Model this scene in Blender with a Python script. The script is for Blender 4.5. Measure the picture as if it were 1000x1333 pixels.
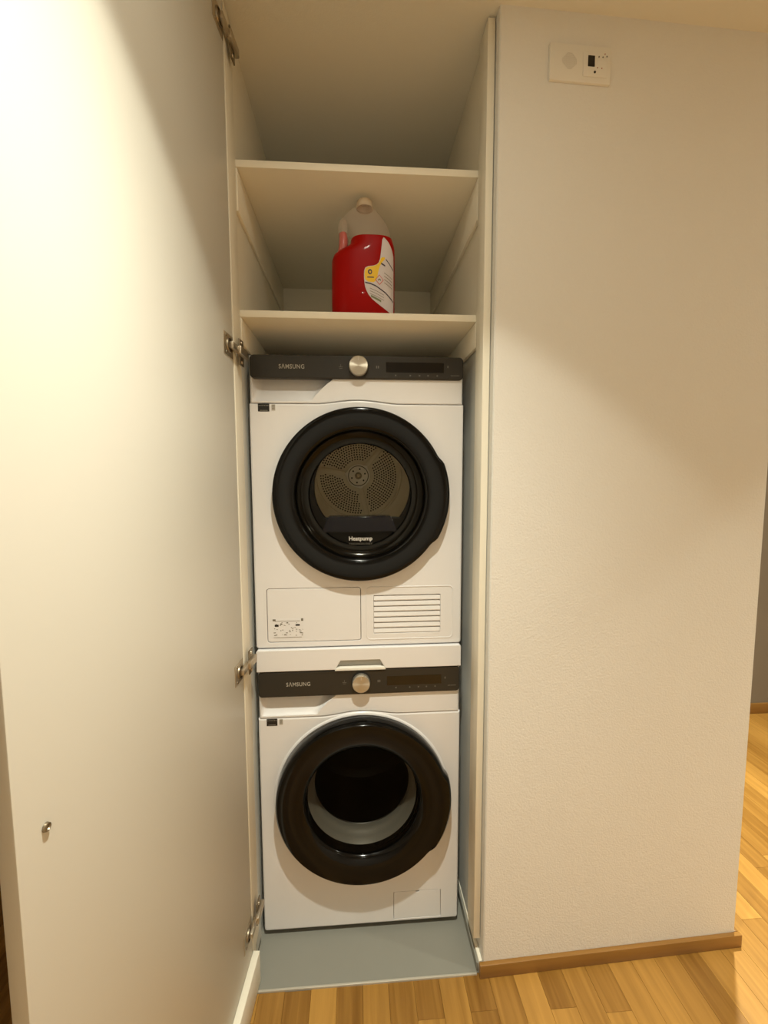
import bpy, bmesh, math, random
from mathutils import Vector, Matrix
random.seed(7)
PI = math.pi
for o in list(bpy.data.objects):
    bpy.data.objects.remove(o)
SC = bpy.context.scene
COL = SC.collection

# ------------------------------------------------------------------ camera
FPX = 558.143
cam_d = bpy.data.cameras.new('camera')
cam_d.sensor_fit = 'VERTICAL'
cam_d.sensor_height = 24.0
cam_d.lens = FPX / 1333.0 * 24.0
cam_d.clip_start = 0.02
cam = bpy.data.objects.new('camera', cam_d)
COL.objects.link(cam)
R_ = Vector((0.99764755, -0.06847026, -0.00334359))
U_ = Vector((0.00916709, 0.0849149, 0.99634604))
F_ = Vector((0.06793615, 0.99403284, -0.08534282))
cam.matrix_world = Matrix(((R_.x, U_.x, -F_.x, -0.012), (R_.y, U_.y, -F_.y, -1.2237),
                           (R_.z, U_.z, -F_.z, 1.4133), (0, 0, 0, 1)))
SC.camera = cam

# ------------------------------------------------------------------ world, exposure
w = bpy.data.worlds.new('world')
SC.world = w
w.use_nodes = True
w.node_tree.nodes['Background'].inputs[0].default_value = (1.0, 0.86, 0.66, 1)
w.node_tree.nodes['Background'].inputs[1].default_value = 0.02
SC.view_settings.view_transform = 'Standard'
SC.view_settings.look = 'None'
SC.view_settings.gamma = 1.0
SC.view_settings.use_curve_mapping = False
SC.view_settings.exposure = 0.0

# downlights of the corridor and two added fill lamps: (x, y, watts, cone degrees)
LAMPS = [(0.05, -0.80, 214.0, 94.0), (1.98, -0.80, 214.0, 94.0), (1.55, 0.40, 430.0, 94.0),
         (0.05, -2.15, 340.0, 76.0), (1.98, -2.15, 340.0, 76.0)]  # this row: unseen lamps added behind the viewer to raise bounce light
LAMP_COLOR = (1.0, 1.0, 0.85)
SPILL = 2.6
BEAM = 7.0
ZC = 2.512            # ceiling


# ------------------------------------------------------------------ helpers
def lin(r, g, b):
    f = lambda c: (c / 255 / 12.92) if c / 255 <= 0.04045 else ((c / 255 + 0.055) / 1.055) ** 2.4
    return (f(r), f(g), f(b), 1.0)


def new_mat(name):
    m = bpy.data.materials.new(name)
    m.use_nodes = True
    nt = m.node_tree
    return m, nt, nt.nodes['Principled BSDF'], nt.nodes['Material Output']


def pmat(name, col, rough=0.5, metal=0.0, spec=0.5, bump=0.0, bscale=200.0, var=0.0, coat=0.0, vscale=6.0):
    m, nt, b, out = new_mat(name)
    b.inputs['Base Color'].default_value = col
    b.inputs['Roughness'].default_value = rough
    b.inputs['Metallic'].default_value = metal
    b.inputs['Specular IOR Level'].default_value = spec
    b.inputs['Coat Weight'].default_value = coat
    b.inputs['Coat Roughness'].default_value = 0.05
    tc = nt.nodes.new('ShaderNodeTexCoord')
    if var > 0:
        n = nt.nodes.new('ShaderNodeTexNoise')
        n.inputs['Scale'].default_value = vscale
        n.inputs['Detail'].default_value = 4
        nt.links.new(tc.outputs['Object'], n.inputs['Vector'])
        mx = nt.nodes.new('ShaderNodeMix')
        mx.data_type = 'RGBA'
        mx.inputs['A'].default_value = (col[0] * (1 - var), col[1] * (1 - var), col[2] * (1 - var), 1)
        mx.inputs['B'].default_value = (min(1, col[0] * (1 + var)), min(1, col[1] * (1 + var)), min(1, col[2] * (1 + var)), 1)
        nt.links.new(n.outputs['Fac'], mx.inputs['Factor'])
        nt.links.new(mx.outputs['Result'], b.inputs['Base Color'])
    if bump > 0:
        n2 = nt.nodes.new('ShaderNodeTexNoise')
        n2.inputs['Scale'].default_value = bscale
        n2.inputs['Detail'].default_value = 3
        nt.links.new(tc.outputs['Object'], n2.inputs['Vector'])
        bp = nt.nodes.new('ShaderNodeBump')
        bp.inputs['Strength'].default_value = bump
        bp.inputs['Distance'].default_value = 0.002
        nt.links.new(n2.outputs['Fac'], bp.inputs['Height'])
        nt.links.new(bp.outputs['Normal'], b.inputs['Normal'])
    return m


def tinted(name, col, fac_glossy_ior=1.5, rough=0.03):
    m, nt, b, out = new_mat(name)
    nt.nodes.remove(b)
    tr = nt.nodes.new('ShaderNodeBsdfTransparent')
    tr.inputs[0].default_value = col
    gl = nt.nodes.new('ShaderNodeBsdfGlossy')
    gl.inputs['Roughness'].default_value = rough
    fr = nt.nodes.new('ShaderNodeFresnel')
    fr.inputs['IOR'].default_value = fac_glossy_ior
    mx = nt.nodes.new('ShaderNodeMixShader')
    # thin pane: the same reflectance from either side
    geo = nt.nodes.new('ShaderNodeNewGeometry')
    io = nt.nodes.new('ShaderNodeMix')
    io.data_type = 'FLOAT'
    io.inputs['A'].default_value = fac_glossy_ior
    io.inputs['B'].default_value = 1.0 / fac_glossy_ior
    nt.links.new(geo.outputs['Backfacing'], io.inputs['Factor'])
    nt.links.new(io.outputs['Result'], fr.inputs['IOR'])
    nt.links.new(fr.outputs[0], mx.inputs[0])
    nt.links.new(tr.outputs[0], mx.inputs[1])
    nt.links.new(gl.outputs[0], mx.inputs[2])
    nt.links.new(mx.outputs[0], out.inputs[0])
    return m


def milky(name, col, opac):
    """thin translucent plastic wall"""
    m, nt, b, out = new_mat(name)
    b.inputs['Base Color'].default_value = col
    b.inputs['Roughness'].default_value = 0.3
    tr = nt.nodes.new('ShaderNodeBsdfTransparent')
    mx = nt.nodes.new('ShaderNodeMixShader')
    mx.inputs[0].default_value = opac
    nt.links.new(tr.outputs[0], mx.inputs[1])
    nt.links.new(b.outputs[0], mx.inputs[2])
    nt.links.new(mx.outputs[0], out.inputs[0])
    return m


def brushed(name, col):
    m, nt, b, out = new_mat(name)
    b.inputs['Base Color'].default_value = col
    b.inputs['Metallic'].default_value = 0.75
    b.inputs['Roughness'].default_value = 0.38
    b.inputs['Anisotropic'].default_value = 0.85
    t = nt.nodes.new('ShaderNodeTangent')
    t.direction_type = 'RADIAL'
    t.axis = 'Y'
    nt.links.new(t.outputs[0], b.inputs['Tangent'])
    return m


def wood_mat(name, dark, light, joined=False, along='Y'):
    m, nt, b, out = new_mat(name)
    b.inputs['Roughness'].default_value = 0.38
    tc = nt.nodes.new('ShaderNodeTexCoord')
    oi = nt.nodes.new('ShaderNodeObjectInfo')
    at = nt.nodes.new('ShaderNodeAttribute')
    at.attribute_name = 'rnd'
    add = nt.nodes.new('ShaderNodeMath')
    add.operation = 'ADD'
    nt.links.new(oi.outputs['Random'], add.inputs[0])
    nt.links.new(at.outputs['Fac'], add.inputs[1])
    fr = nt.nodes.new('ShaderNodeMath')
    fr.operation = 'FRACT'
    nt.links.new(add.outputs[0], fr.inputs[0])
    geo = nt.nodes.new('ShaderNodeNewGeometry')
    mp = nt.nodes.new('ShaderNodeMapping')
    mp.inputs['Scale'].default_value = (60, 3.0, 60) if along == 'Y' else (3, 60, 60)
    off = nt.nodes.new('ShaderNodeCombineXYZ')
    mul = nt.nodes.new('ShaderNodeMath')
    mul.operation = 'MULTIPLY'
    mul.inputs[1].default_value = 37.0
    nt.links.new(fr.outputs[0], mul.inputs[0])
    nt.links.new(mul.outputs[0], off.inputs[2])
    nt.links.new(geo.outputs['Position'], mp.inputs['Vector'])
    nt.links.new(off.outputs[0], mp.inputs['Location'])
    n = nt.nodes.new('ShaderNodeTexNoise')
    n.inputs['Scale'].default_value = 1.0
    n.inputs['Detail'].default_value = 5
    n.inputs['Distortion'].default_value = 0.6
    nt.links.new(mp.outputs[0], n.inputs['Vector'])
    # tone = 0.62*random + 0.5*(grain-.5)
    g1 = nt.nodes.new('ShaderNodeMath')
    g1.operation = 'MULTIPLY_ADD'
    g1.inputs[1].default_value = 0.9
    g1.inputs[2].default_value = -0.28
    nt.links.new(n.outputs['Fac'], g1.inputs[0])
    g2 = nt.nodes.new('ShaderNodeMath')
    g2.operation = 'MULTIPLY_ADD'
    g2.inputs[1].default_value = 0.62
    nt.links.new(fr.outputs[0], g2.inputs[0])
    nt.links.new(g1.outputs[0], g2.inputs[2])
    g2.use_clamp = True
    mx = nt.nodes.new('ShaderNodeMix')
    mx.data_type = 'RGBA'
    mx.inputs['A'].default_value = dark
    mx.inputs['B'].default_value = light
    nt.links.new(g2.outputs[0], mx.inputs['Factor'])
    nt.links.new(mx.outputs['Result'], b.inputs['Base Color'])
    bp = nt.nodes.new('ShaderNodeBump')
    bp.inputs['Strength'].default_value = 0.12
    bp.inputs['Distance'].default_value = 0.001
    nt.links.new(n.outputs['Fac'], bp.inputs['Height'])
    nt.links.new(bp.outputs['Normal'], b.inputs['Normal'])
    return m


def obj(name, bm, mat, parent=None, smooth=40.0, recalc=True):
    if recalc:
        bmesh.ops.recalc_face_normals(bm, faces=bm.faces)
    me = bpy.data.meshes.new(name)
    bm.to_mesh(me)
    bm.free()
    me.materials.append(mat)
    if smooth:
        for p in me.polygons:
            p.use_smooth = True
        me.set_sharp_from_angle(angle=math.radians(smooth))
    o = bpy.data.objects.new(name, me)
    COL.objects.link(o)
    if parent:
        o.parent = parent
    return o


def tag(o, label=None, cat=None, group=None, kind=None):
    if label: o['label'] = label
    if cat: o['category'] = cat
    if group: o['group'] = group
    if kind: o['kind'] = kind
    return o


def thing(name, label, cat, loc=(0, 0, 0), rotz=0.0, group=None):
    o = bpy.data.objects.new(name, None)
    o.empty_display_size = 0.05
    COL.objects.link(o)
    o.location = loc
    o.rotation_euler = (0, 0, rotz)
    return tag(o, label, cat, group)


def struct(name, bm, mat, label=None, parent=None, smooth=40.0):
    o = obj(name, bm, mat, parent, smooth)
    o['kind'] = 'structure'
    if label: o['label'] = label
    return o


def bx(x0, x1, y0, y1, z0, z1, bev=0.0, bm=None, seg=2):
    b = bmesh.new()
    bmesh.ops.create_cube(b, size=1.0)
    for v in b.verts:
        v.co = Vector(((x0 + x1) / 2 + v.co.x * (x1 - x0), (y0 + y1) / 2 + v.co.y * (y1 - y0), (z0 + z1) / 2 + v.co.z * (z1 - z0)))
    if bev > 0:
        bmesh.ops.bevel(b, geom=list(b.edges), offset=bev, segments=seg, affect='EDGES', profile=0.5)
    if bm is None:
        return b
    tmp = bpy.data.meshes.new('t')
    b.to_mesh(tmp)
    b.free()
    bm.from_mesh(tmp)
    bpy.data.meshes.remove(tmp)
    return bm


def rrect(x0, x1, z0, z1, r, n=6):
    pts = []
    for cx, cz, a0 in ((x1 - r, z1 - r, 0), (x0 + r, z1 - r, 90), (x0 + r, z0 + r, 180), (x1 - r, z0 + r, 270)):
        for k in range(n + 1):
            a = math.radians(a0 + 90 * k / n)
            pts.append((cx + r * math.cos(a), cz + r * math.sin(a)))
    return pts


def circle(cx, cz, r, n=96):
    return [(cx + r * math.cos(2 * PI * k / n), cz + r * math.sin(2 * PI * k / n)) for k in range(n)]


def inset(loop, d):
    """shrink a counter-clockwise loop by d along its vertex normals"""
    n = len(loop)
    out = []
    for i in range(n):
        p0, p1, p2 = loop[i - 1], loop[i], loop[(i + 1) % n]
        e1 = Vector((p1[0] - p0[0], p1[1] - p0[1]))
        e2 = Vector((p2[0] - p1[0], p2[1] - p1[1]))
        if e1.length < 1e-9: e1 = e2
        if e2.length < 1e-9: e2 = e1
        e1.normalize()
        e2.normalize()
        n1 = Vector((-e1.y, e1.x))
        n2 = Vector((-e2.y, e2.x))
        nn = n1 + n2
        k = 1 + n1.dot(n2)
        nn = nn / max(k, 0.3)
        out.append((p1[0] + nn.x * d, p1[1] + nn.y * d))
    return out


def plate(loop, y0, y1, rnd=0.0, holes=(), bm=None, hole_rnd=0.0):
    """solid plate in the x-z plane: front at y0 (towards the viewer), back at y1, rounded front rim, holes cut through"""
    bm = bm or bmesh.new()
    rings = []
    for k, lp in enumerate([loop] + list(holes)):
        rr = rnd if k == 0 else -hole_rnd
        front = inset(lp, rr) if abs(rr) > 0 else lp
        stack = []
        if abs(rr) > 0:
            mid = inset(lp, rr * 0.3)
            a = abs(rr)
            stack = [[(x, y0, z) for x, z in front], [(x, y0 + a * 0.3, z) for x, z in mid],
                     [(x, y0 + a, z) for x, z in lp], [(x, y1, z) for x, z in lp]]
        else:
            stack = [[(x, y0, z) for x, z in front], [(x, y1, z) for x, z in lp]]
        vs = [[bm.verts.new(p) for p in ring] for ring in stack]
        n = len(lp)
        for a, b in zip(vs[:-1], vs[1:]):
            for i in range(n):
                bm.faces.new((a[i], a[(i + 1) % n], b[(i + 1) % n], b[i]))
        rings.append(vs)
    for idx in (0, -1):
        es = []
        for vs in rings:
            ring = vs[idx]
            for i in range(len(ring)):
                e = bm.edges.get((ring[i], ring[(i + 1) % len(ring)]))
                es.append(e or bm.edges.new((ring[i], ring[(i + 1) % len(ring)])))
        bmesh.ops.triangle_fill(bm, use_beauty=True, use_dissolve=False, edges=es)
    return bm


def lathe(prof, cx, cz, n=128, rf=None, bm=None, cap0=False, cap1=False):
    """profile [(r, y)] turned about the y axis through (cx, cz); rf(theta, r) may alter the radius"""
    bm = bm or bmesh.new()
    rings = []
    for r, y in prof:
        ring = []
        for k in range(n):
            t = 2 * PI * k / n
            q = rf(t, r) if rf else r
            ring.append(bm.verts.new((cx + q * math.cos(t), y, cz + q * math.sin(t))))
        rings.append(ring)
    for a, b in zip(rings[:-1], rings[1:]):
        for k in range(n):
            bm.faces.new((a[k], a[(k + 1) % n], b[(k + 1) % n], b[k]))
    if cap0: bm.faces.new(rings[0])
    if cap1: bm.faces.new(rings[-1])
    return bm


def tube(path, rad, n=12, bm=None):
    bm = bm or bmesh.new()
    path = [Vector(p) for p in path]
    rings = []
    for i, p in enumerate(path):
        d = (path[min(i + 1, len(path) - 1)] - path[max(i - 1, 0)]).normalized()
        a = d.cross(Vector((0, 1, 0)))
        if a.length < 1e-4: a = d.cross(Vector((1, 0, 0)))
        a.normalize()
        b = d.cross(a)
        r = rad[i] if isinstance(rad, (list, tuple)) else rad
        rings.append([bm.verts.new(p + a * r * math.cos(2 * PI * k / n) + b * r * math.sin(2 * PI * k / n)) for k in range(n)])
    for a, b in zip(rings[:-1], rings[1:]):
        for k in range(n):
            bm.faces.new((a[k], a[(k + 1) % n], b[(k + 1) % n], b[k]))
    bm.faces.new(rings[0])
    bm.faces.new(rings[-1])
    return bm


def text_bm(s, width, cx, cz, y, height=None, bold=0.0, depth=0.0004, spacing=1.0):
    """lettering as thin geometry standing in the x-z plane, facing -y"""
    cu = bpy.data.curves.new('lettering', 'FONT')
    cu.body = s
    cu.size = 1.0
    cu.space_character = spacing
    cu.offset = bold
    cu.resolution_u = 3
    o = bpy.data.objects.new('lettering', cu)
    COL.objects.link(o)
    dg = bpy.context.evaluated_depsgraph_get()
    me = bpy.data.meshes.new_from_object(o.evaluated_get(dg))
    bpy.data.objects.remove(o)
    bm = bmesh.new()
    bm.from_mesh(me)
    bpy.data.meshes.remove(me)
    xs = [v.co.x for v in bm.verts]
    zs = [v.co.y for v in bm.verts]
    sx = width / (max(xs) - min(xs))
    sz = (height / (max(zs) - min(zs))) if height else sx
    mx_, mz_ = (max(xs) + min(xs)) / 2, (max(zs) + min(zs)) / 2
    for v in bm.verts:
        v.co = Vector((cx + (v.co.x - mx_) * sx, y, cz + (v.co.y - mz_) * sz))
    r = bmesh.ops.extrude_face_region(bm, geom=list(bm.faces))
    for g in r['geom']:
        if isinstance(g, bmesh.types.BMVert):
            g.co.y -= depth
    return bm


# ------------------------------------------------------------------ materials
M = {}
M['wall'] = pmat('wall_paint', lin(232, 229, 222), 0.75, bump=0.6, bscale=190, var=0.015)
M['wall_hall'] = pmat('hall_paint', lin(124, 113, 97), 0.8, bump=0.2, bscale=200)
M['wall_grey'] = pmat('niche_plaster', lin(212, 212, 206), 0.8, bump=0.1, bscale=200)
M['ceil'] = pmat('ceiling_paint', lin(232, 227, 213), 0.85, bump=0.15, bscale=300)
M['board'] = pmat('white_melamine', lin(242, 235, 217), 0.5)
M['door'] = pmat('door_lacquer', lin(214, 210, 199), 0.42, bump=0.03, bscale=120)
M['grey_floor'] = pmat('grey_floor_paint', lin(136, 134, 124), 0.5, var=0.05, bump=0.05, bscale=150)
M['trim_metal'] = pmat('pale_edge_trim', lin(196, 190, 176), 0.35, 0.3)
M['oak'] = wood_mat('oak_strip', lin(118, 78, 22), lin(190, 142, 68))
M['oak_base'] = wood_mat('oak_skirting', lin(126, 88, 36), lin(158, 114, 56), along='X')
M['seam'] = pmat('floor_underlay', lin(110, 72, 30), 0.9)
M['enamel'] = pmat('white_enamel', lin(234, 232, 232), 0.28, coat=0.2)
M['enamel_dark'] = pmat('appliance_gap', lin(40, 38, 36), 0.7)
M['panel'] = pmat('charcoal_control_panel', lin(47, 44, 39), 0.34, spec=0.4)
M['display'] = pmat('black_display', lin(14, 12, 11), 0.12)
M['gloss'] = pmat('black_gloss', lin(10, 9, 8), 0.13, spec=0.24)
M['gloss_soft'] = pmat('black_satin', lin(9, 8, 8), 0.3, spec=0.2)
M['gasket'] = pmat('grey_rubber', lin(112, 112, 108), 0.45)
M['dark_plastic'] = pmat('black_plastic', lin(16, 15, 14), 0.4)
M['steel'] = pmat('drum_steel', lin(228, 219, 200), 0.45)
M['hub'] = pmat('drum_hub', lin(252, 248, 240), 0.4)
M['hole'] = pmat('dark_hole', lin(22, 19, 15), 0.8)
M['soft_hole'] = pmat('small_hole', lin(128, 118, 98), 0.8)
M['filter'] = pmat('filter_housing', lin(18, 21, 32), 0.14)
M['glass_d'], _nt, _p, _o = new_mat('smoked_glass')
_nt.nodes.remove(_p)
_t = _nt.nodes.new('ShaderNodeBsdfTransparent')
_t.inputs[0].default_value = (0.95, 0.92, 0.86, 1)
_nt.links.new(_t.outputs[0], _o.inputs[0])
M['glass_w'] = tinted('dark_smoked_glass', (0.72, 0.69, 0.63, 1), 1.14, 0.02)
M['knob'] = brushed('brushed_knob', lin(196, 188, 172))
M['print_grey'] = pmat('grey_print', lin(176, 170, 158), 0.4)
M['print_dim'] = pmat('dim_grey_print', lin(104, 100, 92), 0.5)
M['print_white'] = pmat('white_print', lin(214, 210, 204), 0.45)
M['sticker_black'] = pmat('black_sticker', lin(26, 22, 20), 0.4)
M['sticker_grey'] = pmat('grey_sticker', lin(196, 190, 180), 0.5)
M['ink'] = pmat('sticker_ink', lin(120, 112, 98), 0.6)
M['grey_handle'] = pmat('grey_handle', lin(176, 174, 168), 0.35)
M['nickel'] = pmat('nickel', lin(196, 184, 164), 0.4, 1.0)
M['nickel_dark'] = pmat('nickel_dark', lin(150, 138, 118), 0.42, 1.0)
M['plate_white'] = pmat('white_plastic_plate', lin(234, 230, 220), 0.4)
M['dark_gap'] = pmat('shadow_gap', lin(60, 56, 50), 0.9)
M['red_dot'] = pmat('red_indicator', lin(170, 80, 60), 0.4)
M['shell'] = milky('clear_jug_plastic', lin(226, 206, 190), 0.17)
M['liquid'] = pmat('red_detergent', lin(156, 7, 1), 0.4, spec=0.10)
_b = M['liquid'].node_tree.nodes['Principled BSDF']
_b.inputs['Coat Weight'].default_value = 0.05
M['liquid_pink'] = pmat('pink_detergent', lin(196, 50, 48), 0.25)
M['cap'] = pmat('milky_cap', lin(206, 186, 158), 0.45)
M['lab_grey'] = pmat('label_paper', lin(212, 204, 206), 0.5)
M['lab_yellow'] = pmat('label_yellow', lin(240, 196, 30), 0.5)
M['lab_navy'] = pmat('label_navy', lin(58, 48, 66), 0.5)
M['lab_red'] = pmat('label_red', lin(206, 80, 64), 0.5)
M['lab_green'] = pmat('label_green', lin(120, 130, 96), 0.5)
M['lamp_lens'] = pmat('lamp_lens', lin(240, 236, 226), 0.3)

# ------------------------------------------------------------------ room shell
XW, YW, XC = 0.3392, -0.143, 1.12          # wall beside the niche: start, face, outer corner
WA = math.tan(0.0305)
YC = YW + (XC - XW) * WA
XL = -0.347                                 # wall left of the niche
XLO = -0.44                                 # its outer face: the room goes on behind the closet's left side
X0R, X1R, Y0R, Y1R = -2.7, 3.4, -2.75, 1.06
NB = 0.66                                   # niche back
NL, NR = -0.312, 0.331                      # niche side walls behind the stiles

floor = struct('floor', bx(X0R, X1R, Y0R, Y1R, -0.06, -0.012), M['seam'], 'warm oak strip parquet floor of the corridor')
ceiling = struct('ceiling', bx(X0R - .1, X1R + .1, Y0R - .1, Y1R + .1, ZC, ZC + 0.08), M['ceil'], 'plain white ceiling over corridor and closet')

# right-hand wall block: a prism with a bevelled outer corner
bm = bmesh.new()
foot = [(XW + 0.003, YW), (XC - 0.004, YC), (XC, YC + 0.004), (XC + 0.01, Y1R), (XW, Y1R), (XW, YW + 0.003)]
lo = [bm.verts.new((x, y, 0.0)) for x, y in foot]
hi = [bm.verts.new((x, y, ZC)) for x, y in foot]
for i in range(len(foot)):
    j = (i + 1) % len(foot)
    bm.faces.new((lo[i], lo[j], hi[j], hi[i]))
bm.faces.new(lo)
bm.faces.new(hi)
struct('wall_right', bm, M['wall'], 'textured white wall right of the laundry closet', smooth=20)
struct('wall_left', bx(XLO, XL, YW, NB + .09, 0, ZC), M['wall'], 'white side wall left of the closet behind the open door')
struct('wall_hall_left', bx(X0R, XL, Y1R, Y1R + .1, 0, ZC), M['wall'], 'white far wall left of the closet')
struct('wall_closet_back', bx(XLO, XW, NB + .0905, Y1R + .1, 0, ZC), M['wall'], 'white wall behind the closet')
struct('wall_back', bx(X0R, X1R, Y0R - .1, Y0R, 0, ZC), M['wall'], 'white corridor wall behind the viewer')
struct('wall_end_left', bx(X0R - .1, X0R, Y0R - .1, Y1R + .1, 0, ZC), M['wall'], 'white end wall at the left of the corridor')
struct('wall_end_right', bx(X1R, X1R + .1, Y0R - .1, Y1R + .1, 0, ZC), M['wall'], 'white end wall at the right of the corridor')
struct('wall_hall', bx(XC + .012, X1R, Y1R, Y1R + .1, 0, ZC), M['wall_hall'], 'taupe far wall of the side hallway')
struct('wall_niche_back', bx(XL, XW, NB, NB + .09, 0, ZC), M['board'], 'white back panel of the closet')
wnl = struct('wall_niche_left', bx(XL + .001, NL, -0.05, NB, 0, ZC), M['wall_grey'], 'grey plastered left side of the closet')
wnr = struct('wall_niche_right', bx(NR, XW - .001, -0.05, NB, 0, ZC), M['wall_grey'], 'grey plastered right side of the closet')
# white lining of the upper compartments
for par, x0, x1, nm in ((wnl, NL, NL + .003, 'lining'), (wnr, NR - .003, NR, 'lining')):
    obj('lining', bx(x0, x1, -0.049, NB, 1.79, ZC), M['board'], par)
# shelf battens
ZU, ZL = 2.208, 1.842
obj('shelf_batten', bx(NR - .013, NR - .003, -0.047, NB, ZU - .122, ZU - .018, .001), M['board'], wnr)
obj('shelf_batten', bx(NL + .003, NL + .011, -0.047, NB, ZU - .122, ZU - .018, .001), M['board'], wnl)
obj('shelf_batten', bx(NR - .013, NR - .003, -0.047, NB, ZL - .084, ZL - .018, .001), M['board'], wnr)
obj('shelf_batten', bx(NL + .003, NL + .011, -0.047, NB, ZL - .084, ZL - .018, .001), M['board'], wnl)
# front stiles (cabinet side panels)
struct('trim_1', bx(0.3185, 0.3365, -0.117, -0.0505, 0.082, ZC - .004, .0008), M['board'], 'white stile panel on the right edge of the closet')
struct('trim_2', bx(-0.3235, -0.3045, -0.117, -0.0505, 0.082, ZC - .004, .0008), M['board'], 'white stile panel on the left edge of the closet behind the hinges')
# niche floor with pale edge strip and skirting
struct('floor_niche', bx(XL + .002, XW - .002, -0.139, NB, -0.02, 0.002), M['grey_floor'], 'grey painted floor of the laundry closet')
struct('trim_4', bx(0.3225, 0.3284, -0.1375, NB, 0.0015, 0.030, .001), M['grey_floor'], 'grey floor upstand along the right side of the closet')
struct('trim_3', bx(XL + .002, 0.322, -0.1445, -0.139, -0.02, 0.004, .001), M['trim_metal'], 'pale edge strip between grey floor and parquet')
struct('baseboard_niche_right', bx(0.3285, 0.3385, -0.138, NB, 0.002, 0.036, .0012), M['board'], 'low white skirting along the right side of the closet')
struct('baseboard_niche_left', bx(XL + .001, -0.3145, -0.110, NB, 0.002, 0.036, .0015), M['board'], 'low white skirting along the left side of the closet')
# oak skirting of the corridor
ang = math.atan(WA)
o = struct('baseboard_right', bx(-0.012, math.hypot(XC - XW, YC - YW) + .012, -0.012, 0.0, 0.0, 0.040, .0012), M['oak_base'], 'oak skirting along the foot of the right wall')
o.location = (XW, YW, 0)
o.rotation_euler = (0, 0, ang)
struct('baseboard_corner', bx(XC - .004, XC + .0105, YC + .0006, Y1R, 0.0, 0.040, .0012), M['oak_base'], 'oak skirting around the outer corner of the right wall')
struct('baseboard_hall', bx(XC + .014, X1R, Y1R - .012, Y1R, 0.0, 0.060, .0012), M['oak_base'], 'oak skirting at the foot of the far hallway wall')

# ------------------------------------------------------------------ parquet strips
CAMP = Vector((-0.012, -1.2237, 1.4133))


def pix(p):
    d = Vector(p) - CAMP
    z = d.dot(F_)
    if z < 0.05: return None
    return 500 + FPX * d.dot(R_) / z, 666.5 - FPX * d.dot(U_) / z


SW, SL = 0.071, 0.50
pieces = []
nx = int((X1R - X0R) / SW)
for i in range(nx):
    x0 = X0R + i * SW
    x1 = x0 + SW
    if x0 >= XC + 0.01 or x1 <= XLO: ytop = Y1R - .012
    elif x1 > XW: ytop = YW + (min(x1, XC) - XW) * WA + .004
    else: ytop = YW - .002
    y = Y0R - random.random() * SL
    while y < ytop:
        L = SL * random.choice((0.8, 1.0, 1.0, 1.25))
        a, b = max(y, Y0R), min(y + L, ytop)
        if b - a > 0.012:
            pieces.append((x0, x1, a, b))
        y += L


def in_view(p):
    x0, x1, a, b = p
    for fx in (0, .5, 1):
        for fy in (0, .25, .5, .75, 1):
            q = pix((x0 + (x1 - x0) * fx, a + (b - a) * fy, 0))
            if q and -30 < q[0] < 1030 and 600 < q[1] < 1365:
                return True
    return False


def plank_bm(wd, ln, bm=None, x=0, y=0):
    g, bv = 0.0002, 0.0005
    own = bm is None
    bm = bm or bmesh.new()
    t = [bm.verts.new((x + sx, y + sy, 0)) for sx, sy in ((g + bv, g + bv), (wd - g - bv, g + bv), (wd - g - bv, ln - g - bv), (g + bv, ln - g - bv))]
    s = [bm.verts.new((x + sx, y + sy, -bv)) for sx, sy in ((g, g), (wd - g, g), (wd - g, ln - g), (g, ln - g))]
    d = [bm.verts.new((x + sx, y + sy, -0.012)) for sx, sy in ((g, g), (wd - g, g), (wd - g, ln - g), (g, ln - g))]
    fs = [bm.faces.new(t)]
    for A, B in ((t, s), (s, d)):
        for k in range(4):
            fs.append(bm.faces.new((A[k], B[k], B[(k + 1) % 4], A[(k + 1) % 4])))
    fs.append(bm.faces.new(d[::-1]))
    return bm, fs


view = [p for p in pieces if in_view(p)]
view.sort(key=lambda p: (Vector(((p[0] + p[1]) / 2, (p[2] + p[3]) / 2, 0)) - CAMP).length)
single = set(view[:300])
cache = {}
for p in view[:300]:
    key = round(p[3] - p[2], 4)
    if key not in cache:
        b_, _ = plank_bm(SW, p[3] - p[2])
        me = bpy.data.meshes.new('parquet_strip')
        b_.to_mesh(me)
        b_.free()
        me.materials.append(M['oak'])
        cache[key] = me
    o = bpy.data.objects.new('parquet_strip', cache[key])
    o.location = (p[0], p[2], 0)
    COL.objects.link(o)
    o.parent = floor
bm = bmesh.new()
lay = bm.faces.layers.float.new('rnd')
for p in pieces:
    if p in single: continue
    rv = random.random()
    _, fs = plank_bm(SW, p[3] - p[2], bm, p[0], p[2])
    for f in fs: f[lay] = rv
o = obj('parquet_field', bm, M['oak'], floor, smooth=None, recalc=False)
o['kind'] = 'stuff'

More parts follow.
